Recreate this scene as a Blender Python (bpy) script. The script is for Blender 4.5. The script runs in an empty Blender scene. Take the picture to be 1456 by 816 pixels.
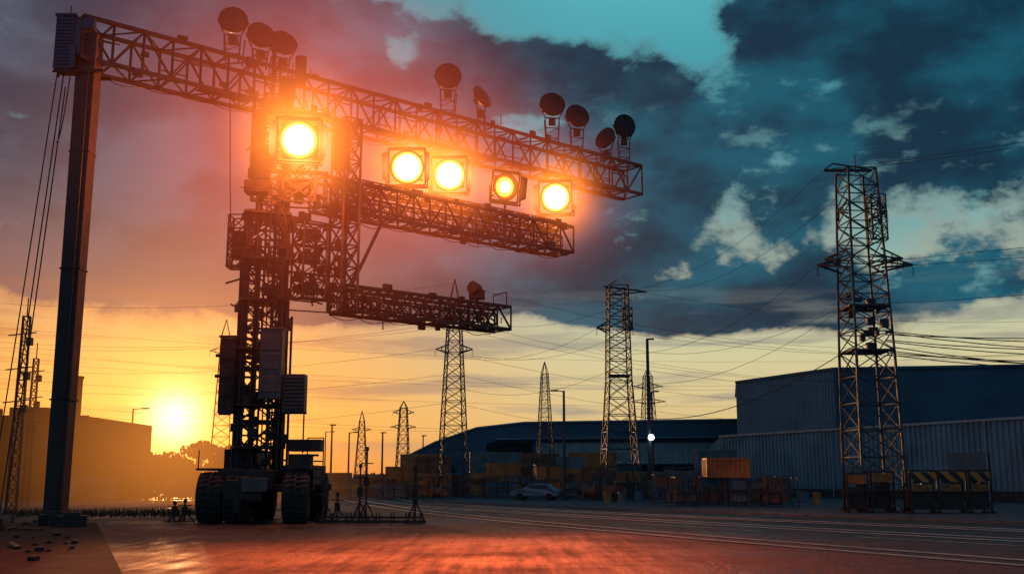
import bpy, bmesh, math, random
from mathutils import Vector, Matrix, Euler
R = random.Random(7)
sc = bpy.context.scene
V = Vector

# ------------------------------------------------------------------ helpers
def lin(r, g, b):
    def f(c):
        c /= 255.0
        return c/12.92 if c <= 0.04045 else ((c+0.055)/1.055)**2.4
    return (f(r), f(g), f(b), 1.0)

def link(o):
    sc.collection.objects.link(o); return o

def root(name, loc=(0, 0, 0), rot=0.0):
    e = bpy.data.objects.new(name, None)
    e.empty_display_size = 0.3
    e.location = loc; e.rotation_euler = (0, 0, rot)
    return link(e)

def mesh_obj(name, bm, mats, parent=None, loc=(0, 0, 0), rot=(0, 0, 0), smooth=False, bevel=0):
    me = bpy.data.meshes.new(name)
    bmesh.ops.recalc_face_normals(bm, faces=bm.faces[:])
    bm.to_mesh(me); bm.free()
    if not isinstance(mats, (list, tuple)): mats = [mats]
    for m in mats: me.materials.append(m)
    if smooth:
        for p in me.polygons: p.use_smooth = True
    o = bpy.data.objects.new(name, me)
    o.location = loc; o.rotation_euler = rot
    link(o)
    if parent: o.parent = parent
    if bevel:
        md = o.modifiers.new('b', 'BEVEL'); md.width = bevel; md.segments = 2; md.limit_method = 'ANGLE'
    return o

def beam(bm, a, b, w, h=None, mi=0):
    a = V(a); b = V(b); h = h or w
    d = b-a; L = d.length
    if L < 1e-5: return
    d.normalize()
    up = V((0, 0, 1)) if abs(d.z) < 0.95 else V((0, 1, 0))
    s = d.cross(up).normalized(); u = s.cross(d).normalized()
    vs = []
    for p in (a, b):
        for sx, sy in ((-1, -1), (1, -1), (1, 1), (-1, 1)):
            vs.append(bm.verts.new(p + s*sx*w/2 + u*sy*h/2))
    for f in ((3, 2, 1, 0), (4, 5, 6, 7), (0, 1, 5, 4), (1, 2, 6, 5), (2, 3, 7, 6), (3, 0, 4, 7)):
        bm.faces.new([vs[i] for i in f]).material_index = mi

def box(bm, c, s, mi=0, rz=0.0):
    c = V(c); m = Matrix.Rotation(rz, 3, 'Z')
    vs = []
    for z in (-1, 1):
        for x, y in ((-1, -1), (1, -1), (1, 1), (-1, 1)):
            vs.append(bm.verts.new(c + m @ V((x*s[0]/2, y*s[1]/2, z*s[2]/2))))
    for f in ((3, 2, 1, 0), (4, 5, 6, 7), (0, 1, 5, 4), (1, 2, 6, 5), (2, 3, 7, 6), (3, 0, 4, 7)):
        bm.faces.new([vs[i] for i in f]).material_index = mi

def basis(axis):
    a = V(axis).normalized()
    up = V((0, 0, 1)) if abs(a.z) < 0.95 else V((0, 1, 0))
    s = a.cross(up).normalized(); u = s.cross(a).normalized()
    return a, s, u

def revolve(bm, c, axis, prof, n=28, mi=0):
    """prof: (radius, distance along axis)"""
    c = V(c); a, s, u = basis(axis)
    rings = []
    for r, t in prof:
        if r < 1e-5:
            rings.append([bm.verts.new(c + a*t)]*n)
        else:
            rings.append([bm.verts.new(c + a*t + (s*math.cos(2*math.pi*i/n)+u*math.sin(2*math.pi*i/n))*r) for i in range(n)])
    for k in range(len(rings)-1):
        A, B = rings[k], rings[k+1]
        for i in range(n):
            j = (i+1) % n
            vs = []
            for v in (A[i], A[j], B[j], B[i]):
                if v not in vs: vs.append(v)
            if len(vs) >= 3:
                try: bm.faces.new(vs).material_index = mi
                except ValueError: pass

def rod(bm, a, b, r, n=8, mi=0):
    a = V(a); b = V(b); L = (b-a).length
    revolve(bm, a, b-a, [(0, 0), (r, 0), (r, L), (0, L)], n, mi)

# ------------------------------------------------------------------ materials
def mat(name, col, rough=0.6, metal=0.0, var=0.35, scale=2.0, bump=0.0, col2=None, spec=0.5):
    m = bpy.data.materials.new(name); m.use_nodes = True
    nt = m.node_tree; b = nt.nodes['Principled BSDF']
    tc = nt.nodes.new('ShaderNodeTexCoord')
    n = nt.nodes.new('ShaderNodeTexNoise'); n.inputs['Scale'].default_value = scale
    n.inputs['Detail'].default_value = 5; n.inputs['Roughness'].default_value = 0.65
    nt.links.new(tc.outputs['Object'], n.inputs['Vector'])
    r = nt.nodes.new('ShaderNodeValToRGB')
    c = list(col[:3]); c2 = list(col2[:3]) if col2 else [x*(1-var) for x in c]
    r.color_ramp.elements[0].position = 0.35; r.color_ramp.elements[1].position = 0.65
    r.color_ramp.elements[0].color = c2+[1]; r.color_ramp.elements[1].color = [min(1, x*(1+var*0.5)) for x in c]+[1]
    nt.links.new(n.outputs['Fac'], r.inputs['Fac']); nt.links.new(r.outputs['Color'], b.inputs['Base Color'])
    mr = nt.nodes.new('ShaderNodeMapRange'); mr.inputs['To Min'].default_value = max(0.05, rough-0.15); mr.inputs['To Max'].default_value = min(1, rough+0.15)
    nt.links.new(n.outputs['Fac'], mr.inputs['Value']); nt.links.new(mr.outputs['Result'], b.inputs['Roughness'])
    b.inputs['Metallic'].default_value = metal
    b.inputs['Specular IOR Level'].default_value = spec
    if bump:
        bp = nt.nodes.new('ShaderNodeBump'); bp.inputs['Strength'].default_value = bump; bp.inputs['Distance'].default_value = 0.03
        nt.links.new(n.outputs['Fac'], bp.inputs['Height']); nt.links.new(bp.outputs['Normal'], b.inputs['Normal'])
    return m

def emis(name, col, s):
    m = bpy.data.materials.new(name); m.use_nodes = True
    nt = m.node_tree; nt.nodes.clear()
    o = nt.nodes.new('ShaderNodeOutputMaterial'); e = nt.nodes.new('ShaderNodeEmission')
    e.inputs['Color'].default_value = (*col, 1); e.inputs['Strength'].default_value = s
    nt.links.new(e.outputs[0], o.inputs['Surface']); return m

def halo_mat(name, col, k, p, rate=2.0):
    """painted glow standing in for bloom and haze: emission that falls off with distance from the object's centre (unit sphere in object space)"""
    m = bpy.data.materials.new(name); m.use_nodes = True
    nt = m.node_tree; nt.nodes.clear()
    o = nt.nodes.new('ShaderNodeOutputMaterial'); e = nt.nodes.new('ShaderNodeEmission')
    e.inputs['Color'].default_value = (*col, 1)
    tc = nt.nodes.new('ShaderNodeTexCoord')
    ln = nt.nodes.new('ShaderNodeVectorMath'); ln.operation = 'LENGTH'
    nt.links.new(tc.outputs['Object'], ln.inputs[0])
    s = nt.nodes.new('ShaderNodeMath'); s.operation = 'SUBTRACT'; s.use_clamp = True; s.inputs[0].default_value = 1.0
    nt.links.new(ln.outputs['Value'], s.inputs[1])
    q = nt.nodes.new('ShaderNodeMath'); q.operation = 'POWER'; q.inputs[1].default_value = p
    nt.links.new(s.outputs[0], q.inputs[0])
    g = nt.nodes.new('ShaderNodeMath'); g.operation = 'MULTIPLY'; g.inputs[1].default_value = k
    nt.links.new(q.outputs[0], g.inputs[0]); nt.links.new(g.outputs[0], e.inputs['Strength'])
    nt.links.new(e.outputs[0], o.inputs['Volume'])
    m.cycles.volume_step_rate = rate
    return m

STEEL = mat('dark_painted_steel', (0.050, 0.026, 0.022), 0.5, 0.3, 0.5, 3, 0.1)
STEEL2 = mat('galvanised_steel', (0.09, 0.10, 0.11), 0.5, 0.5, 0.4, 3)
POSTM = mat('post_paint', (0.075, 0.038, 0.034), 0.65, 0.05, 0.45, 1.2, 0.15)
CAB = mat('cabinet_paint', (0.13, 0.095, 0.09), 0.5, 0.1, 0.3, 2)
BLUECAB = mat('blue_cabinet_paint', (0.025, 0.06, 0.12), 0.45, 0.1, 0.3, 2)
RUBBER = mat('tyre_rubber', (0.022, 0.019, 0.019), 0.8, 0, 0.4, 6, 0.2)
BLACK = mat('lamp_housing', (0.018, 0.015, 0.015), 0.5, 0.3, 0.3, 5)
GLASSD = mat('unlit_lens', (0.02, 0.022, 0.028), 0.35, 0.1, 0.3, 5)
PYL = mat('pylon_steel', (0.045, 0.055, 0.068), 0.6, 0.3, 0.3, 1)
WIRE = mat('wire', (0.03, 0.03, 0.035), 0.7)
RAIL = mat('rail_steel', (0.80, 0.70, 0.66), 0.33, 0.55, 0.2, 1.2)
CONC = mat('concrete', (0.13, 0.125, 0.12), 0.85, 0, 0.35, 0.8, 0.4)
LENS = emis('lit_lens', (1.0, 0.80, 0.36), 10.0)
RIM = emis('lit_reflector', (1.0, 0.40, 0.04), 4.0)
WHITE_L = emis('white_lamp', (0.75, 0.95, 1.0), 12.0)

# ------------------------------------------------------------------ camera
cam = bpy.data.cameras.new('camera'); cam.lens = 37.1; cam.sensor_width = 36; cam.clip_end = 6000
co = link(bpy.data.objects.new('camera', cam)); co.location = (0, 0, 2.0)
co.rotation_euler = (math.radians(90+10.3), 0, 0)
sc.camera = co
sc.view_settings.view_transform = 'Standard'; sc.view_settings.look = 'None'; sc.view_settings.exposure = 0

# ------------------------------------------------------------------ world sky
SUN = V((-0.302, 0.951, 0.054)).normalized()
w = bpy.data.worlds.new('World'); sc.world = w; w.use_nodes = True
nt = w.node_tree; nt.nodes.clear()
def sock(x, inp):
    if isinstance(x, (int, float)): inp.default_value = x
    elif isinstance(x, tuple): inp.default_value = x
    else: nt.links.new(x, inp)
def M(op, a, b=0.0, c=0.0, clamp=False):
    n = nt.nodes.new('ShaderNodeMath'); n.operation = op; n.use_clamp = clamp
    sock(a, n.inputs[0]); sock(b, n.inputs[1])
    if op in ('MULTIPLY_ADD',): sock(c, n.inputs[2])
    return n.outputs[0]
def ss(x, lo, hi, t0=0.0, t1=1.0):
    if lo > hi: lo, hi, t0, t1 = hi, lo, t1, t0
    n = nt.nodes.new('ShaderNodeMapRange'); n.interpolation_type = 'SMOOTHSTEP'
    sock(x, n.inputs['Value']); n.inputs['From Min'].default_value = lo; n.inputs['From Max'].default_value = hi
    n.inputs['To Min'].default_value = t0; n.inputs['To Max'].default_value = t1
    return n.outputs['Result']
def mix(f, a, b, mode='MIX'):
    n = nt.nodes.new('ShaderNodeMix'); n.data_type = 'RGBA'; n.blend_type = mode; n.clamp_factor = True
    sock(f, n.inputs[0]); sock(a, n.inputs[6]); sock(b, n.inputs[7]); return n.outputs[2]
def comb(x, y, z):
    n = nt.nodes.new('ShaderNodeCombineXYZ'); sock(x, n.inputs[0]); sock(y, n.inputs[1]); sock(z, n.inputs[2]); return n.outputs[0]
def noise(v, scale, det=7, rough=0.55, dist=0.0):
    n = nt.nodes.new('ShaderNodeTexNoise'); nt.links.new(v, n.inputs['Vector'])
    n.inputs['Scale'].default_value = scale; n.inputs['Detail'].default_value = det
    n.inputs['Roughness'].default_value = rough; n.inputs['Distortion'].default_value = dist
    return n.outputs['Fac']
def ramp(x, stops, lo, hi):
    mr = nt.nodes.new('ShaderNodeMapRange'); sock(x, mr.inputs['Value'])
    mr.inputs['From Min'].default_value = lo; mr.inputs['From Max'].default_value = hi
    r = nt.nodes.new('ShaderNodeValToRGB'); nt.links.new(mr.outputs['Result'], r.inputs['Fac'])
    cr = r.color_ramp
    while len(cr.elements) < len(stops): cr.elements.new(0.5)
    for e, (p, c) in zip(cr.elements, stops):
        e.position = (p-lo)/(hi-lo); e.color = lin(*c)
    return r.outputs['Color']
tc = nt.nodes.new('ShaderNodeTexCoord'); sp = nt.nodes.new('ShaderNodeSeparateXYZ')
nt.links.new(tc.outputs['Generated'], sp.inputs[0])
X, Y, Z = sp.outputs
A = M('MULTIPLY', M('ARCTAN2', X, Y), 57.2958)          # azimuth, degrees
E = M('MULTIPLY', M('ARCSINE', Z), 57.2958)             # elevation, degrees
skyL = ramp(E, [(-3, (90, 60, 40)), (0, (218, 120, 48)), (3, (240, 168, 76)), (6.5, (232, 172, 98)), (9.5, (190, 146, 112)), (14, (100, 124, 140)), (22, (50, 118, 140)), (32, (50, 120, 145)), (60, (22, 60, 90))], -3, 60)
skyR = ramp(E, [(-3, (70, 70, 60)), (0, (206, 172, 114)), (3, (226, 198, 138)), (6.5, (216, 208, 162)), (10, (160, 188, 172)), (15, (88, 158, 168)), (21, (64, 156, 172)), (27, (88, 184, 194)), (60, (20, 66, 92))], -3, 60)
base = mix(ss(A, -14, 6), skyL, skyR)
def gauss(a0, e0, sa, se, amp):
    da = M('DIVIDE', M('SUBTRACT', A, a0), sa); de = M('DIVIDE', M('SUBTRACT', E, e0), se)
    q = M('ADD', M('MULTIPLY', da, da), M('MULTIPLY', de, de))
    return M('MULTIPLY', M('EXPONENT', M('MULTIPLY', q, -0.7)), amp)
pv = comb(M('MULTIPLY', A, 0.050), M('MULTIPLY', E, 0.078), 3.7)
n1 = noise(pv, 2.3, 9, 0.58, 0.1)
bias = ss(E, 6.6, 9.6, -0.24, 0.11)
for g in [(3.5, 25.6, 6.6, 1.9, -0.25), (10.0, 22.8, 1.8, 1.6, -0.20), (-6.4, 22.3, 1.0, .7, -0.12), (0, 19.3, 2.4, 0.7, -0.20),
          (17, 20.6, 2.5, 0.8, -0.12), (12, 12.8, 2.4, 1.2, -0.12), (21, 12.5, 4.5, 2.0, -0.06), (9, 10.6, 2.0, 1.0, -0.12), (14, 15.5, 3.5, 1.6, .07),
          (-26.5, 17.6, 1.6, 0.5, -0.25), (-7.5, 26.4, 3, 1.0, -.2), (10.5, 8.6, 5.2, 1.5, 0.28), (17.5, 9.4, 5.5, 0.9, 0.16), (-2, 12, 8, 4, .10),
          (16, 17, 9, 2.6, .08), (-19, 14, 10, 4.5, .16), (24, 24, 9, 4, .14), (-16, 23, 7, 4, .12), (4, 20.5, 5, 2.2, .05)]:
    bias = M('ADD', bias, gauss(*g))
cov = M('ADD', n1, bias)
mask = ss(cov, 0.455, 0.60)
n2 = noise(comb(M('MULTIPLY', A, 0.05), M('MULTIPLY', E, 0.095), 9.1), 3.0, 7, 0.52, 0.15)
cl_dark = mix(ss(A, -16, 7), lin(38, 54, 78), lin(8, 48, 70))
cl_lite = mix(ss(A, -16, 7), lin(70, 88, 110), lin(18, 92, 114))
cloud = mix(ss(M('MULTIPLY_ADD', cov, -0.35, M('ADD', n2, 0.22)), 0.34, 0.66), cl_dark, cl_lite)
cloud = mix(M('MULTIPLY', M('MULTIPLY', ss(E, 16, 8), ss(A, 2, -20)), 0.85), cloud, lin(122, 86, 90))
edge = M('MULTIPLY', M('MULTIPLY', mask, M('SUBTRACT', 1.0, mask)), 2.6, clamp=True)
edge_col = mix(ss(E, 9, 19), mix(ss(A, -16, 2), lin(244, 168, 90), lin(230, 214, 176)), lin(104, 182, 190))
col = mix(mask, base, cloud)
col = mix(M('MULTIPLY', edge, 0.5), col, edge_col)
n3 = noise(comb(M('MULTIPLY', A, 0.03), M('MULTIPLY', E, 0.30), 1.3), 3.0, 6, 0.55, 0.3)
st = M('MULTIPLY', M('MULTIPLY', ss(n3, 0.48, 0.64), ss(E, 11, 7)), ss(E, 0.5, 2.5))
col = mix(M('MULTIPLY', st, 0.65), col, mix(ss(A, -16, 2), lin(160, 96, 68), lin(140, 142, 136)))
n4 = noise(comb(M('MULTIPLY', A, 0.06), M('MULTIPLY', E, 0.12), 5.5), 5.0, 6, 0.62, 0.1)
fl = M('MULTIPLY', M('MULTIPLY', ss(n4, 0.55, 0.72), ss(E, 23, 14)), ss(E, 8, 10))
col = mix(M('MULTIPLY', M('MULTIPLY', fl, 0.5), ss(A, -6, 8)), col, lin(130, 186, 184))
back = ramp(E, [(-3, (40, 56, 68)), (0, (92, 112, 132)), (15, (70, 116, 142)), (45, (48, 98, 128)), (90, (30, 76, 108))], -3, 90)  # sky behind the camera, made brighter teal to add cool fill light
col = mix(ss(Y, 0.45, -0.25), col, back)
dp = nt.nodes.new('ShaderNodeVectorMath'); dp.operation = 'DOT_PRODUCT'
nt.links.new(tc.outputs['Generated'], dp.inputs[0]); dp.inputs[1].default_value = SUN
ang = M('MULTIPLY', M('ARCCOSINE', M('MINIMUM', dp.outputs['Value'], 0.999999)), 57.2958)
g1 = M('MULTIPLY', M('EXPONENT', M('MULTIPLY', M('POWER', M('DIVIDE', ang, 1.25), 2.0), -1.0)), 1.8)
g2 = M('MULTIPLY', M('EXPONENT', M('DIVIDE', ang, -3.4)), 1.25)
g3 = M('MULTIPLY', M('EXPONENT', M('DIVIDE', ang, -9.0)), 0.42)
def scale_col(c, f):
    n = nt.nodes.new('ShaderNodeVectorMath'); n.operation = 'SCALE'
    n.inputs[0].default_value = c; nt.links.new(f, n.inputs['Scale']); return n.outputs[0]
def vadd(a, b):
    n = nt.nodes.new('ShaderNodeVectorMath'); n.operation = 'ADD'; nt.links.new(a, n.inputs[0]); nt.links.new(b, n.inputs[1]); return n.outputs[0]
col = vadd(col, scale_col((1.0, 0.86, 0.50), g1))
col = vadd(col, scale_col((1.0, 0.46, 0.08), g2))
col = vadd(col, scale_col((0.9, 0.24, 0.03), g3))
bg = nt.nodes.new('ShaderNodeBackground'); nt.links.new(col, bg.inputs['Color']); bg.inputs['Strength'].default_value = 0.92
sky = nt.nodes.new('ShaderNodeTexSky'); sky.sky_type = 'NISHITA'; sky.sun_disc = False
sky.sun_elevation = math.asin(SUN.z); sky.sun_rotation = math.atan2(SUN.x, SUN.y)
bg2 = nt.nodes.new('ShaderNodeBackground'); nt.links.new(sky.outputs[0], bg2.inputs['Color']); bg2.inputs['Strength'].default_value = 0.003
ad = nt.nodes.new('ShaderNodeAddShader'); nt.links.new(bg.outputs[0], ad.inputs[0]); nt.links.new(bg2.outputs[0], ad.inputs[1])
wo = nt.nodes.new('ShaderNodeOutputWorld'); nt.links.new(ad.outputs[0], wo.inputs['Surface'])
w.cycles.sampling_method = 'MANUAL'; w.cycles.sample_map_resolution = 512

sl = bpy.data.lights.new('sun', 'SUN'); sl.energy = 1.2; sl.angle = math.radians(0.6); sl.color = (1.0, 0.45, 0.16)
so = link(bpy.data.objects.new('sun', sl)); so.rotation_euler = SUN.to_track_quat('Z', 'Y').to_euler(); so.location = SUN*300

# ------------------------------------------------------------------ ground
def poly_obj(name, pts, z, m, thick=0.0):
    bm = bmesh.new()
    top = [bm.verts.new((x, y, z)) for x, y in pts]; bm.faces.new(top)
    if thick:
        bot = [bm.verts.new((x, y, z-thick)) for x, y in pts]
        for i in range(len(pts)):
            j = (i+1) % len(pts); bm.faces.new((top[i], top[j], bot[j], bot[i]))
    return mesh_obj(name, bm, m)

def ground_mat(name, c1, c2, rough, brick=False, puddle=0.0, bump=1.0):
    m = bpy.data.materials.new(name); m.use_nodes = True
    t = m.node_tree; b = t.nodes['Principled BSDF']; L = t.links.new
    tc = t.nodes.new('ShaderNodeTexCoord')
    def nz(s, d=5, r=0.6, v=None):
        n = t.nodes.new('ShaderNodeTexNoise'); n.inputs['Scale'].default_value = s; n.inputs['Detail'].default_value = d
        n.inputs['Roughness'].default_value = r; L(v or tc.outputs['Object'], n.inputs['Vector']); return n.outputs['Fac']
    def mth(op, a, b_, c=None):
        n = t.nodes.new('ShaderNodeMath'); n.operation = op
        for i, x in enumerate((a, b_, c)):
            if x is None: continue
            if isinstance(x, (int, float)): n.inputs[i].default_value = x
            else: L(x, n.inputs[i])
        return n.outputs[0]
    def mr(x, a, b_, c, d):
        n = t.nodes.new('ShaderNodeMapRange'); L(x, n.inputs['Value'])
        for k, v in zip(('From Min', 'From Max', 'To Min', 'To Max'), (a, b_, c, d)): n.inputs[k].default_value = v
        return n.outputs[0]
    # wear streaks run along the driving direction
    mp = t.nodes.new('ShaderNodeMapping'); mp.inputs['Rotation'].default_value = (0, 0, math.radians(28)); mp.inputs['Scale'].default_value = (1.6, .12, 1)
    L(tc.outputs['Object'], mp.inputs['Vector'])
    big = nz(0.16, 5); fine = nz(7.0, 4, 0.8); mid = nz(1.0, 6, .7); streak = nz(1.3, 5, .7, mp.outputs[0])
    h = mth('MULTIPLY_ADD', fine, .6, mid)
    a2 = mth('MULTIPLY_ADD', big, .9, h); a2 = mth('MULTIPLY_ADD', streak, 1.1, a2)
    mx = t.nodes.new('ShaderNodeMix'); mx.data_type = 'RGBA'; L(mr(a2, 1.62, 2.0, 0, 1), mx.inputs[0]); mx.inputs[6].default_value = (*c1, 1); mx.inputs[7].default_value = (*c2, 1)
    cout = mx.outputs[2]; hout = h
    vo = t.nodes.new('ShaderNodeTexVoronoi'); vo.feature = 'DISTANCE_TO_EDGE'; vo.inputs['Scale'].default_value = .22
    wp = t.nodes.new('ShaderNodeVectorMath'); wp.operation = 'MULTIPLY_ADD'
    nn = t.nodes.new('ShaderNodeTexNoise'); nn.inputs['Scale'].default_value = 1.1; nn.inputs['Detail'].default_value = 4; L(tc.outputs['Object'], nn.inputs['Vector'])
    L(nn.outputs['Color'], wp.inputs[0]); wp.inputs[1].default_value = (1.6, 1.6, 0); L(tc.outputs['Object'], wp.inputs[2]); L(wp.outputs[0], vo.inputs['Vector'])
    crk = mr(vo.outputs['Distance'], 0.0, 0.016, 0.3, 1.0)
    m3 = t.nodes.new('ShaderNodeMix'); m3.data_type = 'RGBA'; m3.blend_type = 'MULTIPLY'; m3.inputs[0].default_value = 1.0
    L(cout, m3.inputs[6]); L(crk, m3.inputs[7]); cout = m3.outputs[2]; hout = mth('MULTIPLY_ADD', crk, .5, hout)
    if brick:
        bk = t.nodes.new('ShaderNodeTexBrick'); bk.inputs['Scale'].default_value = 1.0; L(tc.outputs['Object'], bk.inputs['Vector'])
        bk.inputs['Brick Width'].default_value = 0.8; bk.inputs['Row Height'].default_value = 0.4; bk.inputs['Mortar Size'].default_value = 0.03
        bk.inputs['Color1'].default_value = (1, 1, 1, 1); bk.inputs['Color2'].default_value = (0.45, 0.45, 0.45, 1); bk.inputs['Mortar'].default_value = (0.15, 0.15, 0.15, 1)
        m2 = t.nodes.new('ShaderNodeMix'); m2.data_type = 'RGBA'; m2.blend_type = 'MULTIPLY'; m2.inputs[0].default_value = 0.95
        L(cout, m2.inputs[6]); L(bk.outputs['Color'], m2.inputs[7]); cout = m2.outputs[2]
        hout = mth('MULTIPLY_ADD', bk.outputs['Fac'], -0.9, hout)
    L(cout, b.inputs['Base Color'])
    rg = mth('MULTIPLY_ADD', streak, .7, big)
    L(mr(rg, .70, 1.0, max(.12, rough-puddle), rough+.15), b.inputs['Roughness'])
    b.inputs['Specular IOR Level'].default_value = .32
    bp = t.nodes.new('ShaderNodeBump'); bp.inputs['Strength'].default_value = bump; bp.inputs['Distance'].default_value = 0.06
    L(hout, bp.inputs['Height']); L(bp.outputs['Normal'], b.inputs['Normal'])
    return m
ASPH = ground_mat('asphalt', (0.014, 0.015, 0.019), (0.052, 0.048, 0.050), 0.66, False, 0.28)
PAVE = ground_mat('block_paving', (0.024, 0.017, 0.016), (0.10, 0.07, 0.06), 0.66, True, 0.26)
PVMT = ground_mat('pavement_concrete', (0.055, 0.068, 0.08), (0.10, 0.12, 0.138), 0.8)
poly_obj('ground', [(-2500, -600), (2500, -600), (2500, 4000), (-2500, 4000)], 0.0, ASPH)
poly_obj('paved_yard', [(-40, 5), (8, 5), (6, 20), (0, 36), (-7, 56), (-40, 58)], 0.004, PAVE)
poly_obj('pavement', [(-8, 95), (6, 72), (23, 48), (48, 16), (130, 16), (130, 240), (-8, 240)], 0.12, PVMT, 0.12)
bm = bmesh.new()
kp = [(-8, 95), (6, 72), (23, 48), (48, 16)]
for a, b in zip(kp, kp[1:]):
    d = (V((*b, 0))-V((*a, 0))).normalized(); n = V((-d.y, d.x, 0))
    L_ = (V((*b, 0))-V((*a, 0))).length; k = int(L_/1.0)
    for i in range(k):
        p0 = V((*a, 0))+d*(i*L_/k+.01)+V((0, 0, .065)); p1 = V((*a, 0))+d*((i+1)*L_/k-.01)+V((0, 0, .065))
        off = -n*0.09 if n.dot(V((1, 1, 0))) > 0 else n*0.09
        beam(bm, p0+off, p1+off, 0.16, 0.135)
mesh_obj('kerb', bm, CONC)
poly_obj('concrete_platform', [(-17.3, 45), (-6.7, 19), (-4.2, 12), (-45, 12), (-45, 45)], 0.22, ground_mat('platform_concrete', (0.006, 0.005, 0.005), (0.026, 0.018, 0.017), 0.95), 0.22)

# rails
def smooth_path(pts, n=60):
    out = []
    P = [pts[0]]+pts+[pts[-1]]
    seg = len(pts)-1
    for i in range(seg):
        p0, p1, p2, p3 = [V((*q, 0)) for q in P[i:i+4]]
        for k in range(n//seg):
            t = k/(n//seg)
            out.append(0.5*((2*p1)+(-p0+p2)*t+(2*p0-5*p1+4*p2-p3)*t*t+(-p0+3*p1-3*p2+p3)*t**3))
    out.append(V((*pts[-1], 0))); return out
GROOVE = mat('rail_groove', (0.010, 0.009, 0.009), 0.95, 0, .3, 5, .4, spec=.1)
def track(pts):
    path = smooth_path(pts, 64)
    r = root('railway_track'); br = bmesh.new(); bb = bmesh.new()
    def ribbon(bm, off, wd, z0, z1):
        prev = None
        for i, p in enumerate(path):
            q = path[min(i+1, len(path)-1)]-path[max(i-1, 0)]; q.normalize(); n = V((-q.y, q.x, 0))
            row = [bm.verts.new(p+n*(off-wd/2)+V((0, 0, z0))), bm.verts.new(p+n*(off-wd/2)+V((0, 0, z1))),
                   bm.verts.new(p+n*(off+wd/2)+V((0, 0, z1))), bm.verts.new(p+n*(off+wd/2)+V((0, 0, z0)))]
            if prev:
                for k in range(3): bm.faces.new((prev[k], prev[k+1], row[k+1], row[k]))
            prev = row
    for o in (-0.72, 0.72):
        ribbon(br, o, 0.14, 0.0, 0.03); ribbon(bb, o-.14, 0.13, 0.0, 0.010); ribbon(bb, o+.14, 0.13, 0.0, 0.010)
    mesh_obj('rails', br, RAIL, r); mesh_obj('flange_groove', bb, GROOVE, r)
track([(-19, 120), (-12, 90), (-4.5, 64), (4.5, 42), (13, 25), (22, 8)])
track([(-18, 122), (-8.5, 84), (2, 62), (15.5, 38), (33, 12)])
track([(-13, 122), (-6, 88), (7, 62), (22, 40), (45, 12)])
PAINT = mat('road_paint', (0.35, 0.32, 0.27), 0.7, 0, 0.8, 1.5, col2=(0.05, 0.05, 0.05))
for pts in ([(16.5, 31), (16.8, 31.1), (12.3, 38), (12.0, 38)], [(9.5, 42), (9.8, 42), (5.6, 50), (5.3, 50)]):
    poly_obj('road_marking', pts, 0.012, PAINT)

# ------------------------------------------------------------------ trusses
D = V((0.769, 0.639, 0)); Nn = V((-0.639, 0.769, 0)); UP = V((0, 0, 1))
def truss(bm, o, L, z0, z1, wd, bays, ch=0.15, br=0.075, d=D, n=Nn):
    o = V(o); bl = L/bays
    P = lambda s, side, z: o + d*s + n*(side*wd/2) + UP*z
    for side in (-1, 1):
        for z in (z0, z1): beam(bm, P(0, side, z), P(L, side, z), ch)
        zm = (z0+z1)/2
        for i in range(bays+1):
            s = i*bl
            beam(bm, P(s, side, z0), P(s, side, z1), br*1.25)
            if i < bays:
                if i % 2: beam(bm, P(s, side, z0), P(s+bl, side, z1), br)
                else: beam(bm, P(s, side, z1), P(s+bl, side, z0), br)
                if i % 3 == 0: beam(bm, P(s+.1, side, zm), P(s+bl-.1, side, zm), br*.7)
    for i in range(bays+1):
        s = i*bl
        for z in (z0, z1): beam(bm, P(s, -1, z), P(s, 1, z), br)
        if i < bays:
            beam(bm, P(s, -1 if i % 2 else 1, z0), P(s+bl, 1 if i % 2 else -1, z0), br*.8)
            beam(bm, P(s, 1 if i % 2 else -1, z1), P(s+bl, -1 if i % 2 else 1, z1), br*.8)
def clutter(bm, o, L, z0, z1, wd, n, d=D, nn=Nn):
    o = V(o)
    for i in range(n):
        s = R.uniform(.3, L-.5); side = R.choice((-1, 1)); z = R.choice((z0, z1, (z0+z1)/2))+R.uniform(-.15, .2)
        p = o+d*s+nn*(side*(wd/2+.05))+UP*z
        k = R.random()
        if k < .5: box(bm, p, (R.uniform(.15, .5), R.uniform(.12, .3), R.uniform(.15, .45)), 0, math.atan2(d.y, d.x))
        elif k < .8: beam(bm, p, p+UP*R.uniform(-.9, .9), .06)
        else: beam(bm, p, p+d*R.uniform(.6, 2.2), .05)
    for side in (-1, 1):
        prev = None
        m = int(L/0.45)
        for i in range(m+1):
            s = L*i/m; p = o+d*s+nn*(side*(wd/2+.09))+UP*(z0-.05-.16*abs(math.sin(i*.8))*(1+.5*math.sin(i*.37)))
            if prev: beam(bm, prev, p, .035)
            prev = p
T1 = V((-20.3, 46.3, 0))
g = root('overhead_truss')
bm = bmesh.new(); truss(bm, T1, 37.2, 21.0, 23.0, 1.7, 26, .18, .085); clutter(bm, T1, 37, 21, 23, 1.7, 60)
mesh_obj('truss_frame', bm, STEEL, g)
bm = bmesh.new()
for i in range(9):
    s = 6+i*3.3; p = T1+D*s+UP*21.14
    beam(bm, p, p+D*2.6, .55, .04)
mesh_obj('walkway', bm, STEEL, g)

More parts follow.
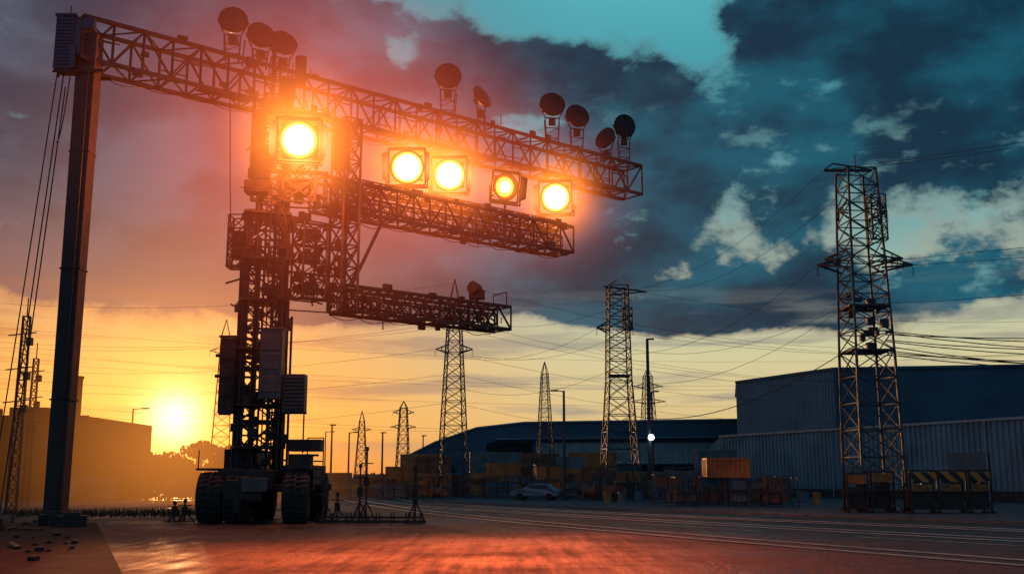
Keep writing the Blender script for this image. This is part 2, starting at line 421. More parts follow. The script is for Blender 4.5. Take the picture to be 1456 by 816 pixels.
# post
p = root('steel_post', (-19.62, 46.35, 0))
bm = bmesh.new()
vs = []
for z, h in ((0, .40), (22.3, .45)):
    vs.append([bm.verts.new((x*h, y*h, z)) for x, y in ((-1, -1), (1, -1), (1, 1), (-1, 1))])
for i in range(4):
    j = (i+1) % 4; bm.faces.new((vs[0][i], vs[0][j], vs[1][j], vs[1][i]))
bm.faces.new(vs[1])
mesh_obj('shaft', bm, POSTM, p, bevel=.06)
bm = bmesh.new()
box(bm, (0, 0, .15), (1.3, 1.3, .3)); box(bm, (0, 0, .35), (1.0, 1.0, .1))
for x in (-.42, .42):
    for y in (-.42, .42): rod(bm, (x, y, .38), (x, y, .5), .05)
mesh_obj('base_plate', bm, STEEL, p)
bm = bmesh.new()
for z in (5.4, 11.2, 16.6):
    box(bm, (0, 0, z), (.91, .91, .07))
rod(bm, (.2, -.5, .4), (.2, -.52, 20.5), .035)
mesh_obj('bands_and_conduit', bm, STEEL, p)
bm = bmesh.new()
box(bm, (-.95, -.2, 21.7), (.85, 1.0, 2.5))
for i in range(14): box(bm, (-.95, -.72, 20.65+i*.165), (.75, .06, .05))
box(bm, (-.95, -.2, 23.05), (.95, 1.1, .12)); box(bm, (-.3, -.55, 22.0), (.4, .25, 1.7)); box(bm, (.15, -.62, 22.6), (.5, .3, .5))
rod(bm, (-.95, -.2, 23.1), (-.95, -.2, 23.7), .03); box(bm, (-.5, -.62, 21.0), (.25, .3, 1.1))
mesh_obj('control_cabinet', bm, BLUECAB, p, bevel=.02)
bm = bmesh.new()
beam(bm, (-.6, -.5, 20.4), (.9, -.5, 20.4), .14); beam(bm, (-.6, .5, 20.4), (.9, .5, 20.4), .14); beam(bm, (-1.35, -.7, 20.3), (-.2, -.7, 20.3), .1)
beam(bm, (-1.3, -.2, 22.9), (-1.3, -.2, 20.2), .08)
mesh_obj('brackets', bm, STEEL, p)

def wire_obj(name, wires, r, m=WIRE, parent=None):
    c = bpy.data.curves.new(name, 'CURVE'); c.dimensions = '3D'; c.bevel_depth = r; c.bevel_resolution = 0
    for a, b, sag in wires:
        a = V(a); b = V(b); n = 14 if sag else 2
        s = c.splines.new('POLY'); s.points.add(n-1)
        for i in range(n):
            t = i/(n-1); q = a.lerp(b, t); q.z -= sag*4*t*(1-t)
            s.points[i].co = (*q, 1)
    c.materials.append(m)
    o = link(bpy.data.objects.new(name, c))
    if parent: o.parent = parent
    return o
wire_obj('stay_cable', [((-20.9, 46, 20.6), (-21.9, 45, .1), .25), ((-20.6, 46, 20.6), (-21.6, 45.4, .1), .1), ((-20.4, 45.8, 19.6), (-21.3, 45.2, .1), .5), ((-20.3, 46, 20.4), (-20.7, 46, 17), .8)], .028)
bm = bmesh.new(); box(bm, (-21.6, 45.2, .35), (1.2, .8, .3)); box(bm, (-21.6, 45.2, .58), (.5, .5, .18)); mesh_obj('cable_anchor_block', bm, CONC, bevel=.03)

# ------------------------------------------------------------------ mobile mast
mr = root('mobile_lighting_mast')
def lattice(bm, c, wx, wy, z0, z1, n, ch=.14, br=.07, rz=0.0, wx1=None, wy1=None):
    c = V((c[0], c[1], 0)); m = Matrix.Rotation(rz, 3, 'Z'); wx1 = wx1 or wx; wy1 = wy1 or wy
    def P(i, k):
        t = i/n; sx, sy = ((-1, -1), (1, -1), (1, 1), (-1, 1))[k % 4]
        return c + m @ V((sx*(wx+(wx1-wx)*t)/2, sy*(wy+(wy1-wy)*t)/2, 0)) + UP*(z0+(z1-z0)*t)
    for k in range(4): beam(bm, P(0, k), P(n, k), ch)
    for i in range(n+1):
        for k in range(4):
            beam(bm, P(i, k), P(i, k+1), br)
            if i < n:
                beam(bm, P(i, k), P(i+1, k+1), br*.85)
                beam(bm, P(i, k+1), P(i+1, k), br*.85)
bm = bmesh.new()
RZ = .35
lattice(bm, (-12.45, 52.2), 1.9, 1.7, 1.8, 15.2, 9, .2, .085, RZ)
lattice(bm, (-12.2, 52.2), 1.35, 1.3, 14.5, 21.4, 5, .18, .09, RZ)
lattice(bm, (-12.9, 51.3), .7, .6, 2.2, 13.4, 12, .12, .07, RZ)
lattice(bm, (-11.55, 51.2), .45, .5, 2.2, 15.5, 18, .09, .06, RZ)
for x in (-11.9, -11.45): beam(bm, (x, 50.6, 2), (x, 50.6, 16), .06)
for i in range(40): beam(bm, (-11.9, 50.6, 2.2+i*.345), (-11.45, 50.6, 2.2+i*.345), .04)
for x, z1 in ((-13.35, 12.5), (-12.2, 17), (-12.6, 15.8), (-10.95, 11.2), (-10.75, 9.8)):
    rod(bm, (x, 51, 2), (x, 51, z1), .06)
mesh_obj('mast_lattice', bm, STEEL, mr)
bm = bmesh.new()
for k in range(150):
    z = R.uniform(2.5, 19.5); x = R.uniform(-13.5, -11.2) if z < 14.5 else R.uniform(-12.9, -11.4)
    y = R.uniform(50.7, 52.8)
    if R.random() < .6: box(bm, (x, y, z), (R.uniform(.15, .5), R.uniform(.15, .4), R.uniform(.12, .7)), 0, RZ)
    else: beam(bm, (x, y, z), (x+R.uniform(-.9, .9), y, z+R.uniform(-.4, .4)), .08)
for z in (3.5, 5.5, 8.2, 10.6, 12.7, 15):
    box(bm, (-12.4, 51.7, z), (2.3, 2.0, .12), 0, RZ)
mesh_obj('mast_fittings', bm, STEEL, mr)
bm = bmesh.new()
lattice(bm, (-13.55, 51.3), .95, .9, 12.3, 14.9, 3, .09, .06)
box(bm, (-13.55, 51.3, 12.3), (1.05, 1.0, .1)); box(bm, (-13.5, 51.3, 13.4), (.6, .5, 1.4))
for z in (12.9, 13.5, 14.2): beam(bm, (-14.05, 50.84, z), (-13.05, 50.84, z), .12, .06)
mesh_obj('side_cage', bm, STEEL, mr)
bm = bmesh.new()
box(bm, (-13.75, 51.2, 6.9), (.75, .8, 3.6)); box(bm, (-13.75, 51.2, 8.8), (.9, .9, .1)); box(bm, (-14.25, 51.1, 7.9), (.3, .2, .15)); box(bm, (-14.25, 51.1, 6.9), (.3, .2, .15))
for z in (5.3, 6.2, 7.1, 8.0): box(bm, (-13.75, 50.78, z), (.6, .05, .6))
mesh_obj('left_cabinet', bm, STEEL, mr, bevel=.02)
bm = bmesh.new()
box(bm, (-11.45, 50.2, 7.35), (1.05, .7, 3.3)); box(bm, (-11.45, 50.2, 9.05), (1.15, .8, .1))
for z in (6.4, 7.5, 8.4): box(bm, (-11.45, 49.83, z), (.85, .04, .75))
box(bm, (-11.1, 49.8, 7.0), (.06, .06, .3))
mesh_obj('grey_cabinet', bm, CAB, mr, bevel=.02)
bm = bmesh.new()
box(bm, (-10.35, 50.4, 6.0), (1.05, .7, 1.8))
for i in range(9): box(bm, (-10.35, 50.03, 5.3+i*.18), (.9, .05, .06))
mesh_obj('vent_cabinet', bm, mat('vent_paint', (.07, .05, .048), .55), mr, bevel=.02)
bm = bmesh.new()
beam(bm, (-11.0, 50.6, 5.1), (-9.8, 50.6, 5.1), .12); beam(bm, (-9.9, 50.5, 3.2), (-9.9, 50.5, 5.1), .06)
beam(bm, (-9.95, 50.3, 3.1), (-9.1, 50.3, 3.1), .1); box(bm, (-9.7, 50.3, 3.55), (1.5, .9, .55)); box(bm, (-9.9, 50.2, 2.8), (1.0, .8, .7))
for i in range(5): box(bm, (-9.2, 50.1, 1.3+i*.38), (.8-.05*i, .5, .06))
for x in (-9.6, -8.85): beam(bm, (x, 50.1, .8), (x, 50.1, 3.9), .05)
beam(bm, (-9.6, 50.1, 3.9), (-8.85, 50.1, 3.9), .05)
mesh_obj('operator_steps', bm, STEEL, mr)
bm = bmesh.new()
for x in (-13.0, -11.1): beam(bm, (x, 48.6, 1.65), (x, 56.0, 1.65), .35, .5)
for y in (49.0, 51, 53.5, 55.8): beam(bm, (-14.0, y, 1.6), (-9.4, y, 1.6), .4, .35)
box(bm, (-12.2, 50.2, 2.15), (2.6, 2.2, .5)); box(bm, (-12.1, 48.55, 1.5), (1.7, .35, .9)); box(bm, (-11.2, 48.3, 1.75), (.8, .2, .5))
box(bm, (-13.7, 51.6, 2.45), (2.2, 3.0, .1)); box(bm, (-10.2, 52.4, 2.2), (1.6, 3.4, .9)); box(bm, (-13.4, 53.6, 2.9), (1.6, 1.8, 1.1))
for x in (-14.3, -10.2):
    beam(bm, (x, 48.8, 2.4), (x, 48.8, 3.3), .05)
beam(bm, (-12.3, 48.1, .9), (-12.3, 48.9, .9), .4, .3)
beam(bm, (-12.3, 48.2, 1.1), (-12.3, 48.2, .5), .3, .3)
mesh_obj('chassis', bm, STEEL, mr, bevel=.02)
bm = bmesh.new(); box(bm, (-11.55, 48.15, 1.75), (1.15, .12, .62)); mesh_obj('bumper_plate', bm, CAB, mr, bevel=.02)
def wheel(x, y, yaw=0.0):
    bm = bmesh.new(); ax = V((math.cos(yaw), math.sin(yaw), 0)); Rr = 1.16; W = 1.2
    revolve(bm, (0, 0, 0), ax, [(0, -W*.30), (.45, -W*.30), (.5, -W*.42), (.58, -W*.46), (.85, -W/2), (1.05, -W*.46), (1.13, -W*.36), (Rr-.05, -W*.2), (Rr-.05, W*.2), (1.13, W*.36), (1.05, W*.46), (.85, W/2), (.58, W*.46), (.5, W*.42), (.45, W*.30), (0, W*.30)], 40)
    a, s, u = basis(ax); n = 26
    for i in range(n):
        for sg in (-1, 1):
            t = 2*math.pi*(i+(.5 if sg > 0 else 0))/n; r = s*math.cos(t)+u*math.sin(t)
            t2 = t+.09*sg; r2 = s*math.cos(t2)+u*math.sin(t2)
            beam(bm, r*(Rr-.03)+a*(sg*.04), r2*(Rr-.09)+a*(sg*W*.44), .12, .12)
    rod(bm, ax*(-W*.36), ax*(W*.36), .18, 12)
    mesh_obj('wheel', bm, RUBBER, mr, loc=(x, y, Rr), smooth=False)
for x, y in ((-13.85, 49.6), (-12.6, 49.55), (-9.95, 49.6), (-13.85, 54.6), (-12.6, 54.6), (-9.95, 54.6)): wheel(x, y, .12)
bm = bmesh.new()
lattice(bm, (-12.35, 51.8), 1.7, 1.6, 16.0, 20.9, 4, .16, .09, .2)
lattice(bm, (-10.75, 51.6), 1.6, 1.3, 15.6, 20.2, 4, .14, .08, .2)
for z in (16.0, 17.2, 20.3): beam(bm, (-13.2, 50.9, z), (-9.3, 51.6, z), .2, .16)
box(bm, (-12.5, 50.9, 17.5), (.8, .4, 1.5)); box(bm, (-12.7, 50.9, 19.4), (.6, .4, 1.2)); box(bm, (-11.0, 51.4, 16.4), (1.6, .6, .7)); box(bm, (-12.7, 51, 16.3), (1.2, .8, .6))
box(bm, (-8.85, 53.2, 18.9), (.85, .8, 2.1)); box(bm, (-8.85, 53.2, 20.05), (.7, .7, .2)); box(bm, (-11.4, 51, 21.5), (.7, .5, 1.0))
rod(bm, (-12.4, 52, 20.5), (-12.4, 52, 24.2), .12); rod(bm, (-11.2, 53, 22.5), (-11.2, 53, 24), .3, 14)
for i in range(34):
    z = R.uniform(15.8, 20.6); x = R.uniform(-13.3, -9.6); y = 51+R.uniform(-.1, .8)
    if R.random() < .55: box(bm, (x, y, z), (R.uniform(.15, .5), .3, R.uniform(.2, .6)), 0, .2)
    else: beam(bm, (x, y, z), (x+R.uniform(-.8, .8), y, z+R.uniform(-.8, .8)), .07)
mesh_obj('mast_head', bm, STEEL, mr)
bm = bmesh.new()
AO = V((-11.0, 52.0, 0))
truss(bm, AO+D*2.4, 16.2, 15.65, 17.25, 1.5, 15, .16, .085); clutter(bm, AO+D*2.4, 16, 15.65, 17.2, 1.5, 80)
truss(bm, AO+D*1.2, 3, 15.65, 17.25, 1.5, 3, .15, .08)
truss(bm, AO+D*3.1, 14.6, 17.0, 17.6, .6, 24, .07, .05)
truss(bm, AO+D*2.6, 15.4, 16.0, 16.6, .8, 22, .08, .05)
mesh_obj('upper_boom', bm, STEEL, mr)
bm = bmesh.new()
truss(bm, AO+D*2.6, 11.0, 10.45, 11.75, 1.5, 11, .16, .085); clutter(bm, AO+D*2.6, 10.8, 10.45, 11.7, 1.5, 50)
truss(bm, AO+D*2.8, 10.0, 10.7, 11.3, .8, 15, .08, .05)
e = AO+D*13.4
for s in (-.6, .6): beam(bm, e+Nn*s+UP*11.7, e+Nn*s+UP*12.6, .06)
beam(bm, e-Nn*.6+UP*12.6, e+Nn*.6+UP*12.6, .06)
q = AO+D*11.7+UP*12.35
box(bm, q, (.9, .6, .5)); revolve(bm, q+V((-.1, -.2, .35)), (-.5, -.8, .1), [(0, -.3), (.32, -.28), (.36, .3), (0, .3)], 16); beam(bm, q-UP*.6, q, .2)
mesh_obj('lower_boom', bm, STEEL, mr)
bm = bmesh.new()
az = math.atan2(D.y, D.x)
lattice(bm, (-8.7, 53.4), .95, 1.3, 10.4, 20.6, 9, .13, .07, az)
lattice(bm, (-10.3, 52.5), 1.3, 1.2, 10.9, 14.8, 4, .1, .07, az)
for z in (10.9, 12.2, 13.6, 14.8): beam(bm, (-11.6, 51.6, z), (-8.6, 53.5, z), .11)
for z in (11.4, 13.0, 14.2): box(bm, (-10.3, 52.4, z), (.9, .7, .5), 0, az)
for i in range(60):
    z = R.uniform(10.6, 16); s = R.uniform(-.6, 3.2); pp = AO+D*s+UP*z
    if R.random() < .6: box(bm, pp, (R.uniform(.15, .5), .3, R.uniform(.15, .6)), 0, az)
    else: beam(bm, pp, pp+UP*R.uniform(-1, 1)+D*R.uniform(-.4, .4), .07)
beam(bm, AO+D*5.2+UP*15.6, AO+D*3.4+UP*11.9, .14); beam(bm, (-11.2, 51.4, 10.2), (-9.2, 53, 10.3), .06); beam(bm, (-11.3, 51.3, 11.6), (-11.3, 51.3, 10.1), .06)
beam(bm, (-11.1, 51, 14.8), (-11.5, 51, 9.8), .05)
mesh_obj('boom_carriage', bm, STEEL, mr)
wire_obj('hanging_cable', [((-14.3, 51, 21), (-13.9, 51, 13.5), 0.5)], .03, parent=mr)

# ------------------------------------------------------------------ floodlights
HS = halo_mat('painted_bloom', (1.0, 0.25, 0.025), 1.55, 3.6, 1.6)  # self-emitting volume paints the orange bloom around a lit lamp
HL = halo_mat('wide_painted_bloom', (1.0, 0.13, 0.04), 0.078, 2.2, 2.5)  # fainter, wider red bloom, also painted as emission
def sphere(name, c, r, m, parent=None, scl=None):
    bm = bmesh.new(); bmesh.ops.create_icosphere(bm, subdivisions=3, radius=1.0)
    o = mesh_obj(name, bm, m, parent, loc=c); o.scale = scl or (r, r, r); return o
def lit_lamp(pos, aim, r, base_z, hs, hl, on=1.0, power=60000, tgt=(-1, 20, 0), spill=0):
    rt = root('stage_floodlight', pos); a, s, u = basis(aim)
    bm = bmesh.new(); k = r/.75
    revolve(bm, (0, 0, 0), a, [(0, -1.0*k), (.45*k, -.95*k), (.7*k, -.6*k), (.86*k, -.1*k), (.9*k, .12*k), (.82*k, .12*k), (.78*k, .0), (.78*k, -.06)], 32)
    hw = .95*k
    for x, y in ((-1, 0), (1, 0)):
        beam(bm, s*x*hw - u*hw+a*.05, s*x*hw + u*hw+a*.05, .10, .35)
    for y in (-1, 1):
        beam(bm, -s*hw + u*y*hw+a*.05, s*hw+u*y*hw+a*.05, .35, .08)
    for x in (-1, 1):
        b0 = s*x*hw+a*.2
        q = [b0-u*hw*.9, b0+u*hw*.9, b0+u*hw*.7+s*x*.28*k+a*.45*k, b0-u*hw*.7+s*x*.28*k+a*.45*k]
        vs = [bm.verts.new(v) for v in q]; bm.faces.new(vs)
    for i in range(-3, 4): beam(bm, a*(-.45*k)+s*(-.75*k)+u*i*.2*k, a*(-.45*k)+s*(.75*k)+u*i*.2*k, .5*k, .03)
    for x in (-1, 1):
        beam(bm, s*x*(hw+.12), V((s.x*x*(hw+.12), s.y*x*(hw+.12), -hw-.15)), .09)
    beam(bm, V((s.x*-(hw+.12), s.y*-(hw+.12), -hw-.15)), V((s.x*(hw+.12), s.y*(hw+.12), -hw-.15)), .1)
    beam(bm, V((0, 0, -hw-.15)), V((0, 0, base_z-pos[2])), .14)
    mesh_obj('housing', bm, BLACK, rt)
    bm = bmesh.new(); revolve(bm, (0, 0, 0), a, [(0, .10*on*k), (.3*k, .09*on*k), (.66*k*on, .03)], 32)
    mesh_obj('lens', bm, LENS, rt, smooth=True)
    bm = bmesh.new(); revolve(bm, (0, 0, 0), a, [(.66*k*on, .03), (.78*k*(1 if on == 1 else .8), -.03)], 32)
    mesh_obj('reflector', bm, RIM, rt)
    if hs: sphere('bloom_volume', (0, 0, 0), hs, HS, rt)  # glow volume added around the lamp in place of bloom
    if hl: sphere('wide_bloom_volume', (0, 0, 0), hl, HL, rt)
    if power:
        l = bpy.data.lights.new('beam', 'SPOT'); l.energy = power; l.color = (1.0, .12, .03); l.spot_size = math.radians(50); l.spot_blend = 1.0; l.shadow_soft_size = .5
        lo = link(bpy.data.objects.new('beam', l)); lo.parent = rt; lo.location = a*.8
        lo.rotation_euler = (V(tgt)-V(pos)).to_track_quat('-Z', 'Y').to_euler()
    if spill:
        l = bpy.data.lights.new('spill', 'POINT'); l.energy = spill; l.color = (1.0, .22, .05); l.shadow_soft_size = .6
        lo = link(bpy.data.objects.new('spill', l)); lo.parent = rt; lo.location = a*1.2
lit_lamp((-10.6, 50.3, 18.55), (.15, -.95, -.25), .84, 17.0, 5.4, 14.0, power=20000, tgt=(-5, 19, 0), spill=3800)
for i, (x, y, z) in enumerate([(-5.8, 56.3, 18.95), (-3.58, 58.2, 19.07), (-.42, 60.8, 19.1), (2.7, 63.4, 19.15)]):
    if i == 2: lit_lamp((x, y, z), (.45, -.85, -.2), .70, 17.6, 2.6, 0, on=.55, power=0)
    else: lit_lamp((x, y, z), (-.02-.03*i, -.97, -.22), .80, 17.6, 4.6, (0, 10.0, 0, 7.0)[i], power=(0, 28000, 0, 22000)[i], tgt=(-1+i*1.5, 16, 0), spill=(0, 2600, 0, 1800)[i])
def dish(pos, aim, r, base):
    rt = root('floodlight', pos); a, s, u = basis(aim); bm = bmesh.new()
    revolve(bm, (0, 0, 0), a, [(0, -.34), (.25, -.34), (.3, -.22), (r*.7, -.17), (r*.95, -.03), (r, .08), (r, .16), (r*.93, .16), (r*.9, .08), (0, .10)], 32)
    for i in range(8):
        t = math.pi*i/4; rr = s*math.cos(t)+u*math.sin(t); beam(bm, rr*.26-a*.26, rr*r*.93-a*.05, .04, .08)
    rod(bm, a*-.5, a*-.3, .16, 12)
    for k in (.35, .6, .85):
        pr = None
        for j in range(25):
            t = 2*math.pi*j/24; q = a*.24+(s*math.cos(t)+u*math.sin(t))*r*k
            if pr: beam(bm, pr, q, .025)
            pr = q
    for t in (0, math.pi/2): beam(bm, a*.24+(s*math.cos(t)+u*math.sin(t))*r, a*.24-(s*math.cos(t)+u*math.sin(t))*r, .03)
    mesh_obj('reflector_dish', bm, BLACK, rt)
    bm = bmesh.new(); revolve(bm, a*.17, a, [(0, .03), (r*.5, .02), (r*.9, 0)], 32); mesh_obj('lens', bm, GLASSD, rt, smooth=True)
    bm = bmesh.new(); dz = base-pos[2]
    L0 = V((s.x, s.y, 0)).normalized()
    for x in (-1, 1):
        beam(bm, s*x*(r+.04), L0*x*(r*.55)+UP*(-r*1.05), .06)
        beam(bm, L0*x*(r*.55)+UP*(-r*1.05), L0*x*.35+UP*dz, .07)
        beam(bm, L0*x*.5+UP*(-r*1.05)+V((0, .5, 0)), L0*x*.4+UP*dz+V((0, .5, 0)), .06)
    beam(bm, L0*-(r*.55)+UP*(-r*1.05), L0*(r*.55)+UP*(-r*1.05), .07)
    for t in (.35, .7):
        z = -r*1.05*(1-t)+dz*t; beam(bm, L0*-.42+UP*z, L0*.42+UP*z, .05); beam(bm, L0*-.42+UP*z, L0*.42+UP*(z-.4), .04)
    box(bm, (0, .2, -r-.25), (.45, .4, .35))
    mesh_obj('stand', bm, STEEL, rt)
for pos, aim, r in [((-14.4, 51.2, 25.25), (.25, -.95, .15), .74), ((-13.2, 52.2, 24.86), (.5, -.8, .25), .76), ((-12.2, 52.95, 24.75), (.45, -.8, .35), .76),
                    ((-3.84, 60, 25.7), (.12, -.98, .05), .80), ((-1.9, 61.6, 25.0), (.78, -.45, .45), .76), ((2.6, 65.3, 25.85), (.15, -.95, .2), .84),
                    ((4.3, 66.8, 25.6), (.3, -.9, .2), .82), ((6.35, 68.4, 24.6), (-.65, -.7, .3), .78), ((7.7, 69.5, 25.85), (.4, -.9, -.1), .82)]:
    dish(pos, aim, r, 23.05)

# ------------------------------------------------------------------ pylons
def pylon(x, y, H, wb, wt, arms, spike=0, n=12, ch=.12, z0=0, extra=None, waist=None, rz=.25):
    rt = root('transmission_tower', (x, y, z0)); bm = bmesh.new()
    if waist:
        zz, ww = waist; k = max(2, int(n*zz/H))
        lattice(bm, (0, 0), wb, wb, 0, zz, k, ch, ch*.5, rz, ww, ww); lattice(bm, (0, 0), ww, ww, zz, H, n-k+2, ch*.85, ch*.45, rz, wt, wt)
    else: lattice(bm, (0, 0), wb, wb, 0, H, n, ch, ch*.5, rz, wt, wt)
    if spike:
        for sx, sy in ((-1, -1), (1, -1), (1, 1), (-1, 1)):
            beam(bm, Matrix.Rotation(rz, 3, 'Z') @ V((sx*wt/2, sy*wt/2, 0))+UP*H, V((0, 0, H+spike)), ch*.7)
    for z, l, r_ in arms:
        ww = wt+.1
        for sy in (-1, 1):
            for xx in (-l, r_):
                sg = -1 if xx < 0 else 1
                beam(bm, (sg*ww/2, sy*ww/2, z-.35), (xx, 0, z), ch*.8); beam(bm, (sg*ww/2, sy*ww/2, z+.45), (xx, 0, z), ch*.6)
                beam(bm, (sg*ww/2+(xx-sg*ww/2)*.5, sy*ww/4, z-.17), (sg*ww/2+(xx-sg*ww/2)*.5, sy*ww/4, z+.22), ch*.4)
        for xx in (-l, r_):
            for kk in range(5): revolve(bm, (xx, 0, z-.15-kk*.12), (0, 0, -1), [(0, 0), (.1, .02), (0, .06)], 8)
    if extra: extra(bm)
    for sx in (-1, 1):
        for sy in (-1, 1): box(bm, (sx*wb*.5, sy*wb*.5, .1), (.5, .5, .2))
    mesh_obj('lattice', bm, PYL, rt); return rt
def ex1(bm):
    lattice(bm, (1.15, 0), .9, .9, 16.4, 19.3, 4, .09, .05)
    for z in (9.5, 12.2): box(bm, (0, 0, z), (2.5, 2.4, .12))
    for k in range(16): box(bm, (R.uniform(-1.1, 1.1), R.uniform(-1.2, .4), R.uniform(9.3, 13)), (R.uniform(.2, .6), .3, R.uniform(.2, .6)))
    beam(bm, (-2.0, 0, 20.95), (1.0, 0, 20.95), .16); beam(bm, (-2, 0, 20.95), (-1.4, 0, 21.4), .08); beam(bm, (-1.4, 0, 21.4), (1, 0, 21.0), .08)
    beam(bm, (0, 0, 20.5), (0, 0, 22), .06)
pylon(21.6, 64.0, 20.9, 2.7, 1.8, [(14.9, 2.7, 3.2), (15.3, 2.2, 2.6), (18.3, 1.2, 1.8)], 0, 14, .14, .12, ex1, (9.5, 2.4), .12)
def ex2(bm):
    beam(bm, (-1.2, 0, 19.2), (2.7, 0, 18.7), .14); beam(bm, (-1, 0, 18.4), (2.7, 0, 18.7), .1); beam(bm, (-.8, 0, 19.2), (0, 0, 19.8), .08)
    box(bm, (0, 0, 11), (2, 2, .12)); lattice(bm, (.9, 0), .8, .8, 15.2, 17.2, 3, .08, .05)
pylon(9.6, 95, 19.2, 3.3, 1.7, [(15.4, 1.9, 1.4)], 0, 14, .14, .12, ex2, (10.5, 2.0), .1)
pylon(-5.9, 107, 19.5, 2.9, 1.1, [(17.6, 1.6, 1.6), (15, 1.9, 1.9)], 2.8, 16, .12, 0)
pylon(3.9, 126, 14.2, 2.2, .7, [], 1.5, 14, .10, .12)
pylon(-22.5, 220, 16.5, 3.0, 1.4, [(15.6, 2.2, 2.2), (12.6, 2.6, 2.6)], 1.4, 9, .18)
pylon(-37, 262, 16.0, 3.2, 1.2, [(14, 2.4, 2.4)], 2.5, 9, .18)
pylon(-41, 150, 22, 3.0, 1.2, [(20, 2.2, 2.2)], 2.5, 14, .12)
pylon(27, 210, 22, 3.6, 1.4, [(20, 3, 3), (17, 3.5, 3.5)], 1.5, 12, .16, .12)
def mast(x, y, H, wd=.6):
    rt = root('lattice_mast', (x, y, 0)); bm = bmesh.new()
    lattice(bm, (0, 0), wd, wd, 0, H, int(H/wd/1.3), .08, .045, .3, wd*.7, wd*.7)
    beam(bm, (0, 0, H), (0, 0, H+1.2), .06)
    for z in (H*.55, H*.72, H*.9): beam(bm, (-1.1, 0, z), (.7, 0, z+.2), .07); box(bm, (.3, 0, z-.4), (.35, .35, .5))
    mesh_obj('lattice', bm, STEEL, rt)
mast(-31.6, 68, 12.4, .6); mast(-36.2, 80, 11, .5)

# power lines
W = []
t1 = V((21.6, 64, 0)); t2 = V((9.6, 95, 0)); t3 = V((-5.9, 107, 0)); t5 = V((-22.5, 220, 0))
R2 = random.Random(3)
for dz, a, b in [(21.1, -2, -1.2), (21.3, .9, 2.7), (15, -2.7, -1.9), (15, 3.2, 1.4), (12.5, -1, -.8)]:
    W.append((t1+V((a, 0, dz)), t2+V((b, 0, min(dz-1.5, 18.9))), 2.2))
    W.append((t1+V((a, 0, dz)), V((80+a, 20, dz+9)), 3.5))
for dz, a in [(18.7, 2.7), (15.4, -1.9), (15.4, 1.4), (12, 0)]:
    W.append((t2+V((a, 0, dz)), t3+V((a*.6, 0, dz-.8)), 1.6)); W.append((t2+V((a, 0, dz)), V((90, 110, dz+5)), 4.0))
for dz, a in [(17.6, -1.6), (17.6, 1.6), (15, -1.9), (21.8, 0), (12.5, 0), (9.6, -.4)]:
    W.append((t3+V((a, 0, dz)), V((-95, 120, dz+5+R2.uniform(-1, 2))), 4.2)); W.append((t3+V((a, 0, dz)), V((85, 150, dz+2)), 5))
for i in range(6):
    z = 9+i*2.4; W.append((V((-100, 140, z+4)), V((110, 170, z+2)), 5+R2.uniform(-1.5, 1)))
wire_obj('power_lines', W, .014)
W = []
for i in range(8):
    z = 10.2+R2.uniform(-.8, .9); W.append((V((22.7, 63.6, z)), V((60, 55, z+1.2+R2.uniform(-1, 1))), 1.3+R2.uniform(-.5, .9)))
W.append(((22.7, 63.6, 9.4), (60, 55, 11), 2.0)); W.append(((20.5, 63.6, 9.8), (11, 95, 7.5), 1.6))
wire_obj('cable_bundle', W, .03)

# ------------------------------------------------------------------ buildings
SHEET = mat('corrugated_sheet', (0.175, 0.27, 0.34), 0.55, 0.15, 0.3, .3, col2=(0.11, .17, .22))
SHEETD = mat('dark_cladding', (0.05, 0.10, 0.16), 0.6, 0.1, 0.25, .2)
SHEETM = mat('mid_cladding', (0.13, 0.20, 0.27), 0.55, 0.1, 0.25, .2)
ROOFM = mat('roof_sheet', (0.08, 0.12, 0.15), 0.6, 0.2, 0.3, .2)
TRIM = mat('trim_metal', (0.30, 0.35, 0.38), 0.5, 0.2, .2, 1)
DARK = mat('dark_opening', (0.012, 0.013, 0.016), 0.8)
def ribbed(bm, a, b, z0, z1, pitch=.4, dep=.07, z1b=None):
    a = V((*a, 0)); b = V((*b, 0)); d = b-a; L = d.length; d.normalize(); n = V((d.y, -d.x, 0))
    z1b = z1 if z1b is None else z1b
    k = int(L/pitch); prev = None
    for i in range(k):
        for t, o in ((0, 0), (.55, 0), (.65, dep), (.9, dep), (1.0, 0)):
            if t == 0 and i: continue
            s = (i+t)*L/k; p = a+d*s+n*o; zt = z1+(z1b-z1)*s/L
            row = (bm.verts.new(p+UP*z0), bm.verts.new(p+UP*zt))
            if prev: bm.faces.new((prev[0], row[0], row[1], prev[1]))
            prev = row
wh = root('warehouse')
P0, P1 = (24.5, 125), (60, 47)
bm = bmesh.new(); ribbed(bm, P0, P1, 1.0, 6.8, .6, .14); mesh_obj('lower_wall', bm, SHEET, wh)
bm = bmesh.new(); ribbed(bm, (30, 160), P0, 1.0, 6.8, .6, .14); mesh_obj('end_wall', bm, SHEET, wh)
bm = bmesh.new()
d0 = (V((*P1, 0))-V((*P0, 0))).normalized(); nf = V((d0.y, -d0.x, 0))
a0 = V((*P0, 0)); a1 = V((*P1, 0))
beam(bm, a0+nf*.12+UP*6.92, a1+nf*.12+UP*6.92, .35, .22)
mesh_obj('gutter', bm, TRIM, wh)
bm = bmesh.new(); beam(bm, a0+nf*.05+UP*.5, a1+nf*.05+UP*.5, .3, 1.0)
mesh_obj('plinth', bm, mat('plinth_dark', (.03, .035, .04), .8), wh)
bm = bmesh.new()
v = [bm.verts.new(q) for q in ((24.5, 125, 7.05), (60, 47, 7.05), (120, 47, 9.5), (120, 139, 9.5), (43, 139, 8.6), (30, 160, 7.6))]
bm.faces.new(v); mesh_obj('lower_roof', bm, ROOFM, wh)
bm = bmesh.new(); ribbed(bm, (33.9, 160), (42.8, 140), 7, 16.3, .6, .1); mesh_obj('upper_side_wall', bm, SHEETM, wh)
